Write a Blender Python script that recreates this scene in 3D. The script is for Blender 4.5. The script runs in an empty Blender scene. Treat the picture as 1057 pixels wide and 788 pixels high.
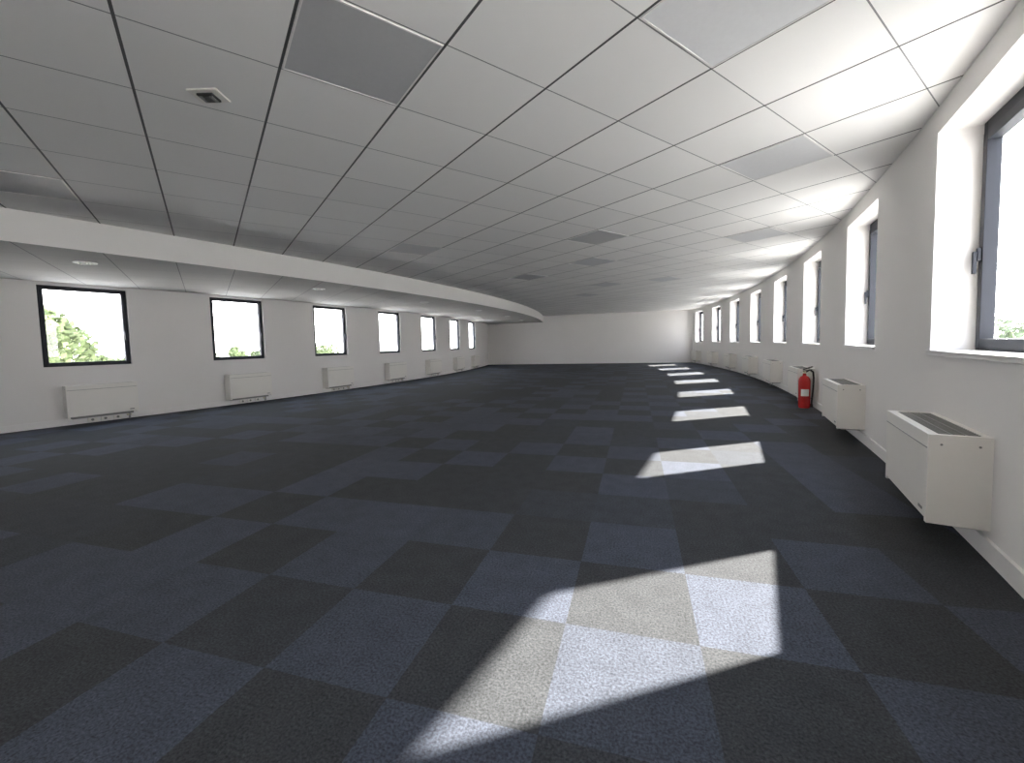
import bpy, bmesh, math, random
from mathutils import Vector, Matrix
random.seed(7)
sc = bpy.context.scene
try:
    sc.view_settings.view_transform = 'Standard'
except Exception:
    pass

# ---------------------------------------------------------------- constants
CX, CY = -45.0, 15.0
RR, RL, RB = 48.3, 37.7, 40.85
TH_R, TH_L = 0.30, 0.16
ZC, ZS = 2.62, 2.29
Y0, Y1 = -5.0, 22.6
CAMH = 1.13
ALPHA = math.radians(16.5)

def P(r, phi, z=0.0):
    return Vector((CX + r*math.cos(phi), CY + r*math.sin(phi), z))
def phi_of(y, r):
    return math.asin((y-CY)/r)

# ---------------------------------------------------------------- materials
def new_mat(name, col=(.8,.8,.8), rough=.5, metal=0.0, spec=None):
    m = bpy.data.materials.new(name); m.use_nodes = True
    b = m.node_tree.nodes['Principled BSDF']
    b.inputs['Base Color'].default_value = (*col, 1)
    b.inputs['Roughness'].default_value = rough
    b.inputs['Metallic'].default_value = metal
    if spec is not None:
        b.inputs['Specular IOR Level'].default_value = spec
    return m
def N(m, t, **kw):
    n = m.node_tree.nodes.new(t)
    for k, v in kw.items(): setattr(n, k, v)
    return n
def L(m, a, b): m.node_tree.links.new(a, b)
def math_n(m, op, a, b=None, c=None):
    n = N(m, 'ShaderNodeMath', operation=op)
    for i, x in enumerate((a, b, c)):
        if x is None: continue
        if isinstance(x, (int, float)): n.inputs[i].default_value = x
        else: L(m, x, n.inputs[i])
    return n.outputs[0]
def noise_tint(m, base, amt=.06, scale=3.0, bump=0.0, bscale=200):
    b = m.node_tree.nodes['Principled BSDF']
    g = N(m, 'ShaderNodeNewGeometry')
    nz = N(m, 'ShaderNodeTexNoise'); nz.inputs['Scale'].default_value = scale
    nz.inputs['Detail'].default_value = 4
    L(m, g.outputs['Position'], nz.inputs['Vector'])
    mx = N(m, 'ShaderNodeMix', data_type='RGBA')
    mx.inputs['A'].default_value = (*[c*(1-amt) for c in base], 1)
    mx.inputs['B'].default_value = (*[min(1, c*(1+amt)) for c in base], 1)
    L(m, nz.outputs['Fac'], mx.inputs['Factor'])
    L(m, mx.outputs['Result'], b.inputs['Base Color'])
    if bump:
        n2 = N(m, 'ShaderNodeTexNoise'); n2.inputs['Scale'].default_value = bscale
        L(m, g.outputs['Position'], n2.inputs['Vector'])
        bp = N(m, 'ShaderNodeBump'); bp.inputs['Strength'].default_value = bump
        bp.inputs['Distance'].default_value = .002
        L(m, n2.outputs['Fac'], bp.inputs['Height'])
        L(m, bp.outputs['Normal'], b.inputs['Normal'])
    return m

M_wall = noise_tint(new_mat('wall_paint', rough=.7), (.80,.775,.755), .02, 1.5, .15, 180)
M_trimw = noise_tint(new_mat('white_trim_paint', rough=.4), (.82,.80,.78), .02, 5)
M_white = noise_tint(new_mat('enamel_white', rough=.35), (.82,.79,.74), .02, 6)
M_grill = new_mat('grille_grey', (.22,.22,.21), .4)
M_dark = new_mat('recess_dark', (.02,.02,.02), .6)
M_frame = noise_tint(new_mat('anthracite_aluminium', rough=.5, spec=.3), (.016,.018,.025), .15, 20)
M_pipe = new_mat('pipe_grey', (.35,.35,.34), .35, .6)
M_red = new_mat('extinguisher_red', (.50,.02,.02), .25)
M_black = new_mat('black_rubber', (.015,.015,.015), .45)
M_label = new_mat('label_white', (.75,.75,.72), .5)
M_brass = new_mat('valve_metal', (.6,.55,.4), .3, 1.0)

# glass
M_glass = bpy.data.materials.new('window_glass'); M_glass.use_nodes = True
nt = M_glass.node_tree; nt.nodes.clear()
o = nt.nodes.new('ShaderNodeOutputMaterial'); mx = nt.nodes.new('ShaderNodeMixShader')
tr = nt.nodes.new('ShaderNodeBsdfTransparent'); gl = nt.nodes.new('ShaderNodeBsdfGlossy')
gl.inputs['Roughness'].default_value = 0.02
mx.inputs[0].default_value = .04
nt.links.new(tr.outputs[0], mx.inputs[1]); nt.links.new(gl.outputs[0], mx.inputs[2]); nt.links.new(mx.outputs[0], o.inputs[0])

# ceiling grid
TILE = .647
A_E1 = math.radians(52.5)
E1 = (-math.sin(A_E1), math.cos(A_E1)); E2 = (math.cos(A_E1), math.sin(A_E1))
G0 = (-1.405, 2.397)
def ceil_mat(name, base, lw1, lw2, dark, dark2, rough=.55):
    m = new_mat(name, base, rough, spec=.35)
    b = m.node_tree.nodes['Principled BSDF']
    g = N(m, 'ShaderNodeNewGeometry'); s = N(m, 'ShaderNodeSeparateXYZ')
    L(m, g.outputs['Position'], s.inputs[0])
    x = math_n(m, 'SUBTRACT', s.outputs[0], G0[0]); y = math_n(m, 'SUBTRACT', s.outputs[1], G0[1])
    def proj(e):
        return math_n(m, 'DIVIDE', math_n(m, 'ADD', math_n(m, 'MULTIPLY', x, e[0]), math_n(m, 'MULTIPLY', y, e[1])), TILE)
    u, v = proj(E1), proj(E2)
    def line(c, w):
        f = math_n(m, 'FRACT', c)
        d = math_n(m, 'ABSOLUTE', math_n(m, 'SUBTRACT', f, .5))
        return math_n(m, 'GREATER_THAN', d, .5 - w/2/TILE)
    lu, lv = line(u, lw2), line(v, lw1)
    cb = N(m, 'ShaderNodeCombineXYZ')
    L(m, math_n(m, 'FLOOR', u), cb.inputs[0]); L(m, math_n(m, 'FLOOR', v), cb.inputs[1])
    wn = N(m, 'ShaderNodeTexWhiteNoise', noise_dimensions='2D'); L(m, cb.outputs[0], wn.inputs['Vector'])
    mt = N(m, 'ShaderNodeMix', data_type='RGBA')
    mt.inputs['A'].default_value = (*[c*.95 for c in base], 1); mt.inputs['B'].default_value = (*[c*1.02 for c in base], 1)
    L(m, wn.outputs['Value'], mt.inputs['Factor'])
    m1 = N(m, 'ShaderNodeMix', data_type='RGBA'); m1.inputs['B'].default_value = (*[dark2]*3, 1)
    L(m, lu, m1.inputs['Factor']); L(m, mt.outputs['Result'], m1.inputs['A'])
    m2 = N(m, 'ShaderNodeMix', data_type='RGBA'); m2.inputs['B'].default_value = (*[dark]*3, 1)
    L(m, lv, m2.inputs['Factor']); L(m, m1.outputs['Result'], m2.inputs['A'])
    L(m, m2.outputs['Result'], b.inputs['Base Color'])
    return m
M_ceil = ceil_mat('ceiling_tiles', (.92,.905,.88), .014, .007, .08, .25)
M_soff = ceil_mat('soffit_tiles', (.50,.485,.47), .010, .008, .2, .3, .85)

# ---------------------------------------------------------------- mesh helper
class MB:
    def __init__(s): s.v=[]; s.f=[]; s.m=[]; s.mats=[]
    def mi(s, mat):
        if mat not in s.mats: s.mats.append(mat)
        return s.mats.index(mat)
    def add(s, vs, fs, mat):
        b=len(s.v); s.v += [tuple(v) for v in vs]; k=s.mi(mat)
        for f in fs: s.f.append([b+i for i in f]); s.m.append(k)
    def hexa(s, p, mat):   # p: 4 bottom ccw, 4 top ccw
        s.add(p, [(3,2,1,0),(4,5,6,7),(0,1,5,4),(1,2,6,5),(2,3,7,6),(3,0,4,7)], mat)
    def box(s, a, b, mat):
        (x0,y0,z0),(x1,y1,z1)=a,b
        s.hexa([(x0,y0,z0),(x1,y0,z0),(x1,y1,z0),(x0,y1,z0),(x0,y0,z1),(x1,y0,z1),(x1,y1,z1),(x0,y1,z1)], mat)
    def cyl(s, c0, c1, r0, r1, mat, n=20):
        c0=Vector(c0); c1=Vector(c1); d=(c1-c0).normalized()
        a=d.orthogonal().normalized(); bb=d.cross(a)
        vs=[c0+(a*math.cos(2*math.pi*i/n)+bb*math.sin(2*math.pi*i/n))*r0 for i in range(n)]
        vs+=[c1+(a*math.cos(2*math.pi*i/n)+bb*math.sin(2*math.pi*i/n))*r1 for i in range(n)]
        fs=[(i,(i+1)%n,n+(i+1)%n,n+i) for i in range(n)]
        fs+=[tuple(range(n))[::-1], tuple(range(n,2*n))]
        s.add(vs, fs, mat)
    def arc(s, r0, r1, p0, p1, z0, z1, mat, step=.5):
        n=max(1, int(abs(p1-p0)*r1/step))
        for i in range(n):
            a=p0+(p1-p0)*i/n; b=p0+(p1-p0)*(i+1)/n
            s.hexa([P(r0,a,z0),P(r1,a,z0),P(r1,b,z0),P(r0,b,z0),P(r0,a,z1),P(r1,a,z1),P(r1,b,z1),P(r0,b,z1)], mat)
    def obj(s, name, bevel=0, smooth=False, mat4=None):
        me=bpy.data.meshes.new(name); me.from_pydata(s.v,[],s.f)
        for m in s.mats: me.materials.append(m)
        me.polygons.foreach_set('material_index', s.m); me.update()
        o=bpy.data.objects.new(name, me); sc.collection.objects.link(o)
        if smooth:
            me.polygons.foreach_set('use_smooth',[True]*len(me.polygons))
        if bevel:
            bm=o.modifiers.new('bevel','BEVEL'); bm.width=bevel; bm.segments=2; bm.limit_method='ANGLE'
        if mat4 is not None: o.matrix_world=mat4
        return o

def wall_frame(r, phi, inward):
    """local x = along wall (+phi direction), local y = into the wall (outward from room), z up"""
    t=Vector((-math.sin(phi), math.cos(phi),0)); rad=Vector((math.cos(phi), math.sin(phi),0))
    yv = rad if inward<0 else -rad
    xv = yv.cross(Vector((0,0,1)))
    p=P(r,phi,0)
    return Matrix(((xv.x,yv.x,0,p.x),(xv.y,yv.y,0,p.y),(0,0,1,0),(0,0,0,1)))

# ---------------------------------------------------------------- right wall
W_R = 1.22/RR; STEP_R=.0553; PH0_R=phi_of(3.55,RR)
winR=[(PH0_R+k*STEP_R-W_R, PH0_R+k*STEP_R) for k in range(-3,8)]
SILL_R, HEAD_R = 1.00, 2.45
mb=MB(); cur=phi_of(Y0,RR); end=phi_of(Y1,RR)
for a,b in winR:
    if a>cur: mb.arc(RR,RR+TH_R,cur,a,0,ZC,M_wall)
    mb.arc(RR,RR+TH_R,a,b,0,SILL_R,M_wall); mb.arc(RR,RR+TH_R,a,b,HEAD_R,ZC,M_wall)
    cur=b
mb.arc(RR,RR+TH_R,cur,end,0,ZC,M_wall)
mb.obj('wall_right')
# ---------------------------------------------------------------- left wall
SILL_L, HEAD_L = 0.95, 2.24
WLW=1.07; W_L=WLW/RL; STEP_L=.0627; PH0_L=-.2903
winL=[(PH0_L+k*STEP_L, PH0_L+k*STEP_L+W_L) for k in range(-3,7)]
mb=MB(); cur=phi_of(Y0,RL); end=phi_of(Y1,RL)
for a,b in winL:
    if a>cur: mb.arc(RL-TH_L,RL,cur,a,0,ZC,M_wall)
    else: cur=a
    mb.arc(RL-TH_L,RL,a,b,0,SILL_L,M_wall); mb.arc(RL-TH_L,RL,a,b,HEAD_L,ZC,M_wall)
    cur=b
mb.arc(RL-TH_L,RL,cur,end,0,ZC,M_wall)
mb.obj('wall_left')
# end walls
def xr(y,r): return P(r,phi_of(y,r)).x
mb=MB(); mb.box((xr(Y1,RL)-.1,Y1,0),(xr(Y1,RR)+.1,Y1+.2,ZC),M_wall); mb.obj('wall_back')
mb=MB(); mb.box((xr(Y0,RL)-.1,Y0-.2,0),(xr(Y0,RR)+.1,Y0,ZC),M_wall); mb.obj('wall_front')

# ---------------------------------------------------------------- ceiling
def band(mb, r0, r1, z0, z1, mat, ya=Y0-.2, yb=Y1+.2, n=70):
    for i in range(n):
        a=ya+(yb-ya)*i/n; b=ya+(yb-ya)*(i+1)/n
        q=lambda r,y,z: P(r,phi_of(y,r),z)
        mb.hexa([q(r0,a,z0),q(r1,a,z0),q(r1,b,z0),q(r0,b,z0),q(r0,a,z1),q(r1,a,z1),q(r1,b,z1),q(r0,b,z1)],mat)
mb=MB(); band(mb,RL-TH_L,RR+TH_R,ZC,ZC+.15,M_ceil); mb.obj('ceiling')
mb=MB()
n=70
q=lambda r,y,z:P(r,phi_of(y,r),z)
for i in range(n):
    a=Y0+(Y1-Y0)*i/n; b=Y0+(Y1-Y0)*(i+1)/n
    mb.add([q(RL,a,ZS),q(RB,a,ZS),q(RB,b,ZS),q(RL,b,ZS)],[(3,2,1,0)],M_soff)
    mb.add([q(RB,a,ZS),q(RB,b,ZS),q(RB,b,ZC),q(RB,a,ZC)],[(0,1,2,3)],M_trimw)
mb.obj('ceiling_bulkhead')

# ---------------------------------------------------------------- floor (carpet tiles)
CT=.5; FX,FY=-1.279,1.613
M_carpet=new_mat('carpet_tiles',(.04,.05,.07),.9,spec=.25)
m=M_carpet; b=m.node_tree.nodes['Principled BSDF']
at=N(m,'ShaderNodeAttribute',attribute_name='shade'); g=N(m,'ShaderNodeNewGeometry')
ramp=N(m,'ShaderNodeValToRGB'); L(m,at.outputs['Fac'],ramp.inputs[0])
cr=ramp.color_ramp; cr.elements[0].position=0; cr.elements[0].color=(.038,.040,.043,1)
cr.elements[1].position=1; cr.elements[1].color=(.055,.062,.081,1)
e=cr.elements.new(.45); e.color=(.041,.045,.053,1)
nz=N(m,'ShaderNodeTexNoise'); nz.inputs['Scale'].default_value=110; nz.inputs['Detail'].default_value=5; nz.inputs['Roughness'].default_value=.7
L(m,g.outputs['Position'],nz.inputs['Vector'])
mr=N(m,'ShaderNodeMapRange'); mr.inputs['From Min'].default_value=.3; mr.inputs['From Max'].default_value=.7
mr.inputs['To Min'].default_value=.25; mr.inputs['To Max'].default_value=1.75
L(m,nz.outputs['Fac'],mr.inputs['Value'])
nl=N(m,'ShaderNodeTexNoise'); nl.inputs['Scale'].default_value=9; nl.inputs['Detail'].default_value=5
L(m,g.outputs['Position'],nl.inputs['Vector'])
ml=N(m,'ShaderNodeMapRange'); ml.inputs['From Min'].default_value=.3; ml.inputs['From Max'].default_value=.7
ml.inputs['To Min'].default_value=.88; ml.inputs['To Max'].default_value=1.12
L(m,nl.outputs['Fac'],ml.inputs['Value'])
fac=math_n(m,'MULTIPLY',mr.outputs['Result'],ml.outputs['Result'])
vm=N(m,'ShaderNodeVectorMath',operation='SCALE'); L(m,ramp.outputs['Color'],vm.inputs[0]); L(m,fac,vm.inputs['Scale'])
L(m,vm.outputs[0],b.inputs['Base Color'])
bp=N(m,'ShaderNodeBump'); bp.inputs['Strength'].default_value=.5; bp.inputs['Distance'].default_value=.004
L(m,nz.outputs['Fac'],bp.inputs['Height']); L(m,bp.outputs['Normal'],b.inputs['Normal'])
vs=[];fs=[];sh=[]; inside=[]
i0,i1=-38,14; j0,j1=-14,43
for j in range(j0,j1+1):
    for i in range(i0,i1+1):
        v=Vector((FX+i*CT,max(Y0-.05,min(Y1+.05,FY+j*CT)),0))
        rr=math.hypot(v.x-CX,v.y-CY); rc=max(RL-.05,min(RR+.05,rr))
        inside.append(abs(rc-rr)<1e-6)
        if rc!=rr: v=Vector((CX+(v.x-CX)*rc/rr,CY+(v.y-CY)*rc/rr,0))
        vs.append(tuple(v))
w=i1-i0+1
for j in range(j1-j0):
    for i in range(i1-i0):
        k=j*w+i; idx=(k,k+1,k+w+1,k+w)
        ii,jj=i+i0,j+j0
        near = math.hypot(FX+ii*CT,FY+jj*CT)<2.6
        base = 1.0 if (ii+jj)%2 else 0.0
        if random.random() > (.85 if near else .45): base=random.choice([0,0,.3,.6,1])
        v=min(1,max(0,base+random.uniform(-.2,.2)))
        if any(inside[q_] for q_ in idx): fs.append(idx); sh.append(v)
me=bpy.data.meshes.new('floor'); me.from_pydata(vs,[],fs); me.materials.append(M_carpet)
att=me.attributes.new('shade','FLOAT','FACE'); att.data.foreach_set('value',sh)
fo=bpy.data.objects.new('floor',me); sc.collection.objects.link(fo)
mb=MB(); band(mb,RL-TH_L,RR+TH_R,-.4,-.01,M_wall); mb.obj('floor_slab')

# ---------------------------------------------------------------- baseboards
mb=MB(); mb.arc(RR-.018,RR,phi_of(Y0,RR),phi_of(Y1,RR),0,.10,M_trimw); mb.obj('baseboard_right')
mb=MB(); mb.arc(RL,RL+.018,phi_of(Y0,RL),phi_of(Y1,RL),0,.10,M_trimw); mb.obj('baseboard_left')
mb=MB(); mb.box((P(RL,phi_of(Y1,RL)).x,Y1-.018,0),(P(RR,phi_of(Y1,RR)).x,Y1,.08),M_trimw); mb.obj('baseboard_back')

# ---------------------------------------------------------------- windows
def make_window(name,width,z0,z1,ydepth,M4,sill=False,handle_left=True,ftop=.045,f=.045,sash=.055):
    mb=MB(); w=width/2
    y0,y1=ydepth-.07,ydepth
    def ring(x0,x1,a,b,t,ya,yb,tt):
        mb.box((x0,ya,a),(x0+t,yb,b),M_frame); mb.box((x1-t,ya,a),(x1,yb,b),M_frame)
        mb.box((x0+t,ya,a),(x1-t,yb,a+t),M_frame); mb.box((x0+t,ya,b-tt),(x1-t,yb,b),M_frame)
    ring(-w,w,z0,z1,f,y0,y1,ftop)
    ring(-w+f-.01,w-f+.01,z0+f-.01,z1-ftop+.01,sash,y0-.012,y1-.015,sash)
    g=f+sash-.015
    mb.box((-w+g,y0+.02,z0+g),(w-g,y0+.03,z1-ftop-sash+.015),M_glass)
    hx=(-w+f+.02) if handle_left else (w-f-.02)
    zc=(z0+z1)/2-.1
    mb.box((hx-.014,y0-.03,zc-.04),(hx+.014,y0-.012,zc+.04),M_frame)
    mb.box((hx-.01,y0-.05,zc-.12),(hx+.01,y0-.03,zc+.02),M_frame)
    if sill:
        mb.box((-w,-.025,z0-.0),(w,ydepth-.075,z0+.018),M_trimw)
        mb.box((-w-.03,-.025,z0-.012),(w+.03,-.001,z0+.018),M_trimw)
    return mb.obj(name,bevel=.003,mat4=M4)
wi=1
for a,b in winR:
    M4=wall_frame(RR,(a+b)/2,-1)
    make_window('window_%d'%wi,1.22-.006,SILL_R,HEAD_R-.0,TH_R-.02,M4,sill=True,handle_left=True,ftop=.085); wi+=1
for a,b in winL:
    M4=wall_frame(RL,(a+b)/2,1)
    make_window('window_%d'%wi,WLW-.006,SILL_L,HEAD_L,TH_L-.04,M4,handle_left=False,ftop=.03,f=.032,sash=.045); wi+=1

# ---------------------------------------------------------------- fan coil heaters
def fan_coil(M4,length,z0,z1,depth=.24,flip=1,sockets=False):
    mb=MB(); l=length/2; d=-depth
    mb.box((-l,d,z0),(-l+.03,0,z1),M_white); mb.box((l-.03,d,z0),(l,0,z1),M_white)
    mb.box((-l+.03,d,z0+.02),(l-.03,d+.02,z1-.0),M_white)
    mb.box((-l+.03,d+.02,z1-.022),(l-.03,d+.045,z1),M_white)
    mb.box((-l+.03,-.03,z1-.022),(l-.03,0,z1),M_white)
    mb.box((-l+.03,d+.03,z0+.03),(l-.03,-.0,z1-.03),M_dark)
    n=int((length-.08)/.028)
    for i in range(n):
        x=-l+.04+i*.028
        mb.box((x,d+.045,z1-.02),(x+.009,-.03,z1-.002),M_grill)
    for yy in (d+.045+(depth-.075)*k/3 for k in (1,2)):
        mb.box((-l+.03,yy-.003,z1-.018),(l-.03,yy+.003,z1-.001),M_grill)
    mb.box((-l+.01,d-.004,z1-.075),(l-.01,d,z1-.07),M_grill)
    mb.box((l-.12,d-.003,z0+.05),(l-.06,d,z0+.065),M_grill)
    for sx in (-1,1):
        for yy in (d+.05,-.05):
            mb.cyl((sx*l,yy,z1-.05),(sx*(l+.003),yy,z1-.05),.006,.006,M_grill,10)
    mb.box((-l+.06,d+.05,z0-.02),(l-.06,-.03,z0+.02),M_grill)
    for yy in (-.06,-.10):
        mb.cyl((-l*flip+.1*flip,yy,0.0),(-l*flip+.1*flip,yy,z0),.009,.009,M_pipe,12)
    mb.cyl((-l*flip+.1*flip-.03,-.06,z0-.05),(-l*flip+.1*flip+.03,-.06,z0-.05),.016,.016,M_brass,12)
    if sockets:
        for k in range(3):
            x=-.18+k*.16
            mb.box((x,-.045,.012),(x+.11,-.019,.085),M_white)
            mb.cyl((x+.055,-.048,.05),(x+.055,-.044,.05),.02,.02,M_grill,14)
    return mb.obj('fan_coil_heater',bevel=.004,mat4=M4)
HC=phi_of(3.02,RR)
for k in range(-2,8):
    fan_coil(wall_frame(RR,HC+k*STEP_R,-1),.84,.14,.61)
HL=phi_of(4.80,RL)
for k in range(-2,7):
    fan_coil(wall_frame(RL,HL+k*STEP_L,1),.88,.12,.64,flip=-1,sockets=True,depth=.2)

# ---------------------------------------------------------------- fire extinguisher
mb=MB(); n=24
prof=[(.0,.0),(.066,.0),(.07,.012),(.07,.02),(.075,.03),(.076,.40),(.070,.43),(.052,.46),(.028,.475),(.022,.49),(.022,.51),(0,.51)]
vs=[];fs=[]
for r,z in prof:
    for i in range(n):
        t=2*math.pi*i/n; vs.append((r*math.cos(t),r*math.sin(t),z))
for k in range(len(prof)-1):
    for i in range(n): fs.append((k*n+i,k*n+(i+1)%n,(k+1)*n+(i+1)%n,(k+1)*n+i))
mb.add(vs,fs,M_red)
vs=[];fs=[]
for z in (.18,.28):
    for i in range(13):
        t=math.radians(-160+i*6.5); vs.append((.0768*math.cos(t),.0768*math.sin(t),z))
for i in range(12): fs.append((i,i+1,14+i,13+i))
mb.add(vs,fs,M_label)
mb.cyl((0,0,.50),(0,0,.545),.02,.018,M_brass,16)
mb.hexa([(-.02,-.012,.54),(.11,-.012,.555),(.11,.012,.555),(-.02,.012,.54),(-.02,-.012,.552),(.11,-.012,.567),(.11,.012,.567),(-.02,.012,.552)],M_black)
mb.hexa([(-.02,-.012,.56),(.12,-.012,.60),(.12,.012,.60),(-.02,.012,.56),(-.02,-.012,.575),(.12,-.012,.612),(.12,.012,.612),(-.02,.012,.575)],M_black)
pts=[Vector((.02,0,.53)),Vector((.07,-.01,.56)),Vector((.115,-.02,.53)),Vector((.125,-.02,.44)),Vector((.12,-.02,.3)),Vector((.105,-.02,.15)),Vector((.10,-.02,.06))]
for a,b_ in zip(pts,pts[1:]): mb.cyl(a,b_,.012,.012,M_black,12)
mb.cyl(pts[-1],pts[-1]+Vector((0,0,-.05)),.014,.022,M_black,14)
ph=phi_of(7.70,RR-.15)
ext=mb.obj('fire_extinguisher',smooth=False,mat4=Matrix.Translation(P(RR-.17,ph,0.0))@Matrix.Rotation(math.radians(20),4,'Z')@Matrix.Scale(1.08,4))

# ---------------------------------------------------------------- ceiling light panels (unlit)
M_diffs={}
for nm,c in (('a',.50),('b',.76),('c',.66)):
    M_diffs[nm]=noise_tint(new_mat('light_diffuser_'+nm,rough=.45),(c,c,c*1.01),.04,40)
def cell(i,j,z):
    return Vector((G0[0]+(i*E1[0]+j*E2[0])*TILE, G0[1]+(i*E1[1]+j*E2[1])*TILE, z))
for (i,j,dm) in [(-1,-1,'a'),(-3,1,'b'),(-2,4,'c'),(2,5,'a'),(5,2,'a'),(7,7,'a'),(4,7,'c'),(0,8,'c'),(4,-4,'a'),(7,11,'c'),(10,13,'c'),(5,12,'c')]:
    mb=MB(); c=cell(i+.5,j+.5,ZC)
    R=Matrix(((E2[0],E1[0],0,c.x),(E2[1],E1[1],0,c.y),(0,0,1,c.z),(0,0,0,1)))
    h=TILE/2-.010; t=.008; D=M_diffs[dm]
    mb.box((-h,-h,-.006),(h,-h+t,0),M_trimw); mb.box((-h,h-t,-.006),(h,h,0),M_trimw)
    mb.box((-h,-h+t,-.006),(-h+t,h-t,0),M_trimw); mb.box((h-t,-h+t,-.006),(h,h-t,0),M_trimw)
    mb.box((-h+t,-h+t,-.003),(h-t,h-t,0),D)
    mb.obj('ceiling_light_panel',mat4=R)
M_lens=new_mat('downlight_reflector',(.85,.85,.8),.15,.6)
for k in range(0,7):
    ph=phi_of(3.63,40.0)+k*.0815
    mb=MB(); c=P(40.0,ph,ZS)
    nn=28
    vs=[];fs=[]
    for r,z in [(.115,0),(.112,-.008),(.09,-.010),(.085,-.002)]:
        for i in range(nn):
            t=2*math.pi*i/nn; vs.append((r*math.cos(t),r*math.sin(t),z))
    for q_ in range(3):
        for i in range(nn): fs.append((q_*nn+i,q_*nn+(i+1)%nn,(q_+1)*nn+(i+1)%nn,(q_+1)*nn+i))
    mb.add(vs,fs,M_trimw)
    mb.cyl((0,0,-.001),(0,0,-.004),.085,.085,M_lens,nn)
    mb.cyl((-.06,-.015,-.014),(.06,-.015,-.014),.013,.013,M_label,12)
    mb.cyl((-.06,.018,-.014),(.06,.018,-.014),.013,.013,M_label,12)
    mb.obj('recessed_downlight',mat4=Matrix.Translation(c))
mb=MB()
mb.box((-.085,-.065,-.010),(.085,.065,0),M_white)
mb.box((-.045,-.04,-.022),(.045,.04,-.010),M_dark)
mb.box((.02,-.03,-.028),(.04,.03,-.022),M_grill); mb.box((-.04,-.03,-.026),(-.02,.03,-.022),M_grill)
mb.cyl((0,0,-.022),(0,0,-.034),.022,.018,M_black,18)
mb.obj('ceiling_motion_sensor',bevel=.004,mat4=Matrix.Translation((-2.37,1.94,ZC))@Matrix.Rotation(ALPHA,4,'Z'))

# ---------------------------------------------------------------- outside
M_bounce=noise_tint(new_mat('ground_bounce_pale',rough=.9),(.56,.54,.50),.15,.05)  # ground tone made pale to bounce extra light up onto the ceiling
mb=MB(); mb.box((-600,-600,-10.4),(600,600,-10.2),M_bounce); mb.obj('ground')
M_leaf=noise_tint(new_mat('leaves',rough=.7),(.085,.115,.045),.5,.8)
M_bark=noise_tint(new_mat('bark',rough=.9),(.10,.07,.05),.3,4)
def tree(x,y,h,rad):
    mb=MB(); zb=-10.2
    mb.cyl((0,0,0),(0,0,h*.5),.35,.2,M_bark,10)
    for k in range(6):
        a=k*1.05; mb.cyl((0,0,h*(.3+.04*k)),(rad*.5*math.cos(a),rad*.5*math.sin(a),h*.62),.12,.04,M_bark,6)
    blobs=[(random.gauss(0,rad*.35),random.gauss(0,rad*.35),h*random.uniform(.45,.85),rad*random.uniform(.35,.55)) for _ in range(12)]
    vs=[];fs=[]
    for _ in range(6500):
        bx,by,bz,br=random.choice(blobs)
        d=Vector((random.gauss(0,1),random.gauss(0,1),random.gauss(0,1))).normalized()*br*random.uniform(.7,1.02)
        c=Vector((bx,by,bz))+d
        u=Vector((random.gauss(0,1),random.gauss(0,1),random.gauss(0,1))).normalized(); w=u.orthogonal().normalized()
        s=.24; k=len(vs)
        vs+= [c+u*s,c+w*s*.6,c-u*s,c-w*s*.6]; fs.append((k,k+1,k+2,k+3))
    mb.add(vs,fs,M_leaf)
    mb.obj('tree',mat4=Matrix.Translation((x,y,zb)))
# bearings measured from the camera heading
for (dist,ang,h,rad) in [(38,-48,15.8,3.4),(46,-44.5,12.8,3.0),(52,-52,14,4),(75,-35,12.9,3),(80,-31,12.6,3),(110,-24,12.9,5),(90,-40,12.2,4),(58,-42,12.0,3)]:
    a=math.radians(ang)-ALPHA
    tree(dist*math.sin(a),dist*math.cos(a),h,rad)
for (dist,ang,h,rad) in [(35,52,12.3,4),(50,47,12.5,4.5),(60,60,12.5,5)]:
    a=math.radians(ang)-ALPHA
    tree(dist*math.sin(a),dist*math.cos(a),h,rad)

# ---------------------------------------------------------------- lights
el=math.radians(37.7)
d=Vector((-.845*math.cos(el),-.535*math.cos(el),-math.sin(el)))
s=bpy.data.lights.new('sun','SUN'); s.energy=46; s.angle=math.radians(1.1); s.color=(1,.955,.88)
so=bpy.data.objects.new('sun',s); sc.collection.objects.link(so); so.rotation_euler=d.to_track_quat('-Z','Y').to_euler()
w=bpy.data.worlds.new('sky'); sc.world=w; w.use_nodes=True
nt=w.node_tree; bg=nt.nodes['Background']; bg.inputs['Strength'].default_value=10.2
tc=nt.nodes.new('ShaderNodeTexCoord'); sp=nt.nodes.new('ShaderNodeSeparateXYZ'); rp=nt.nodes.new('ShaderNodeValToRGB')
nt.links.new(tc.outputs['Generated'],sp.inputs[0]); nt.links.new(sp.outputs[2],rp.inputs[0]); nt.links.new(rp.outputs[0],bg.inputs[0])
rp.color_ramp.elements[0].color=(1,.99,.98,1); rp.color_ramp.elements[1].color=(.6,.75,1,1)

# ---------------------------------------------------------------- camera
cam=bpy.data.cameras.new('camera'); co=bpy.data.objects.new('camera',cam); sc.collection.objects.link(co)
cam.sensor_width=36; cam.sensor_fit='HORIZONTAL'; cam.lens=433/1057*36; cam.shift_y=-12/1057; cam.clip_start=.05; cam.clip_end=2000
co.matrix_world=Matrix.Translation((0,0,CAMH))@Matrix.Rotation(ALPHA,4,'Z')@Matrix.Rotation(math.radians(90-3.5),4,'X')@Matrix.Rotation(-.025,4,'Z')
sc.camera=co
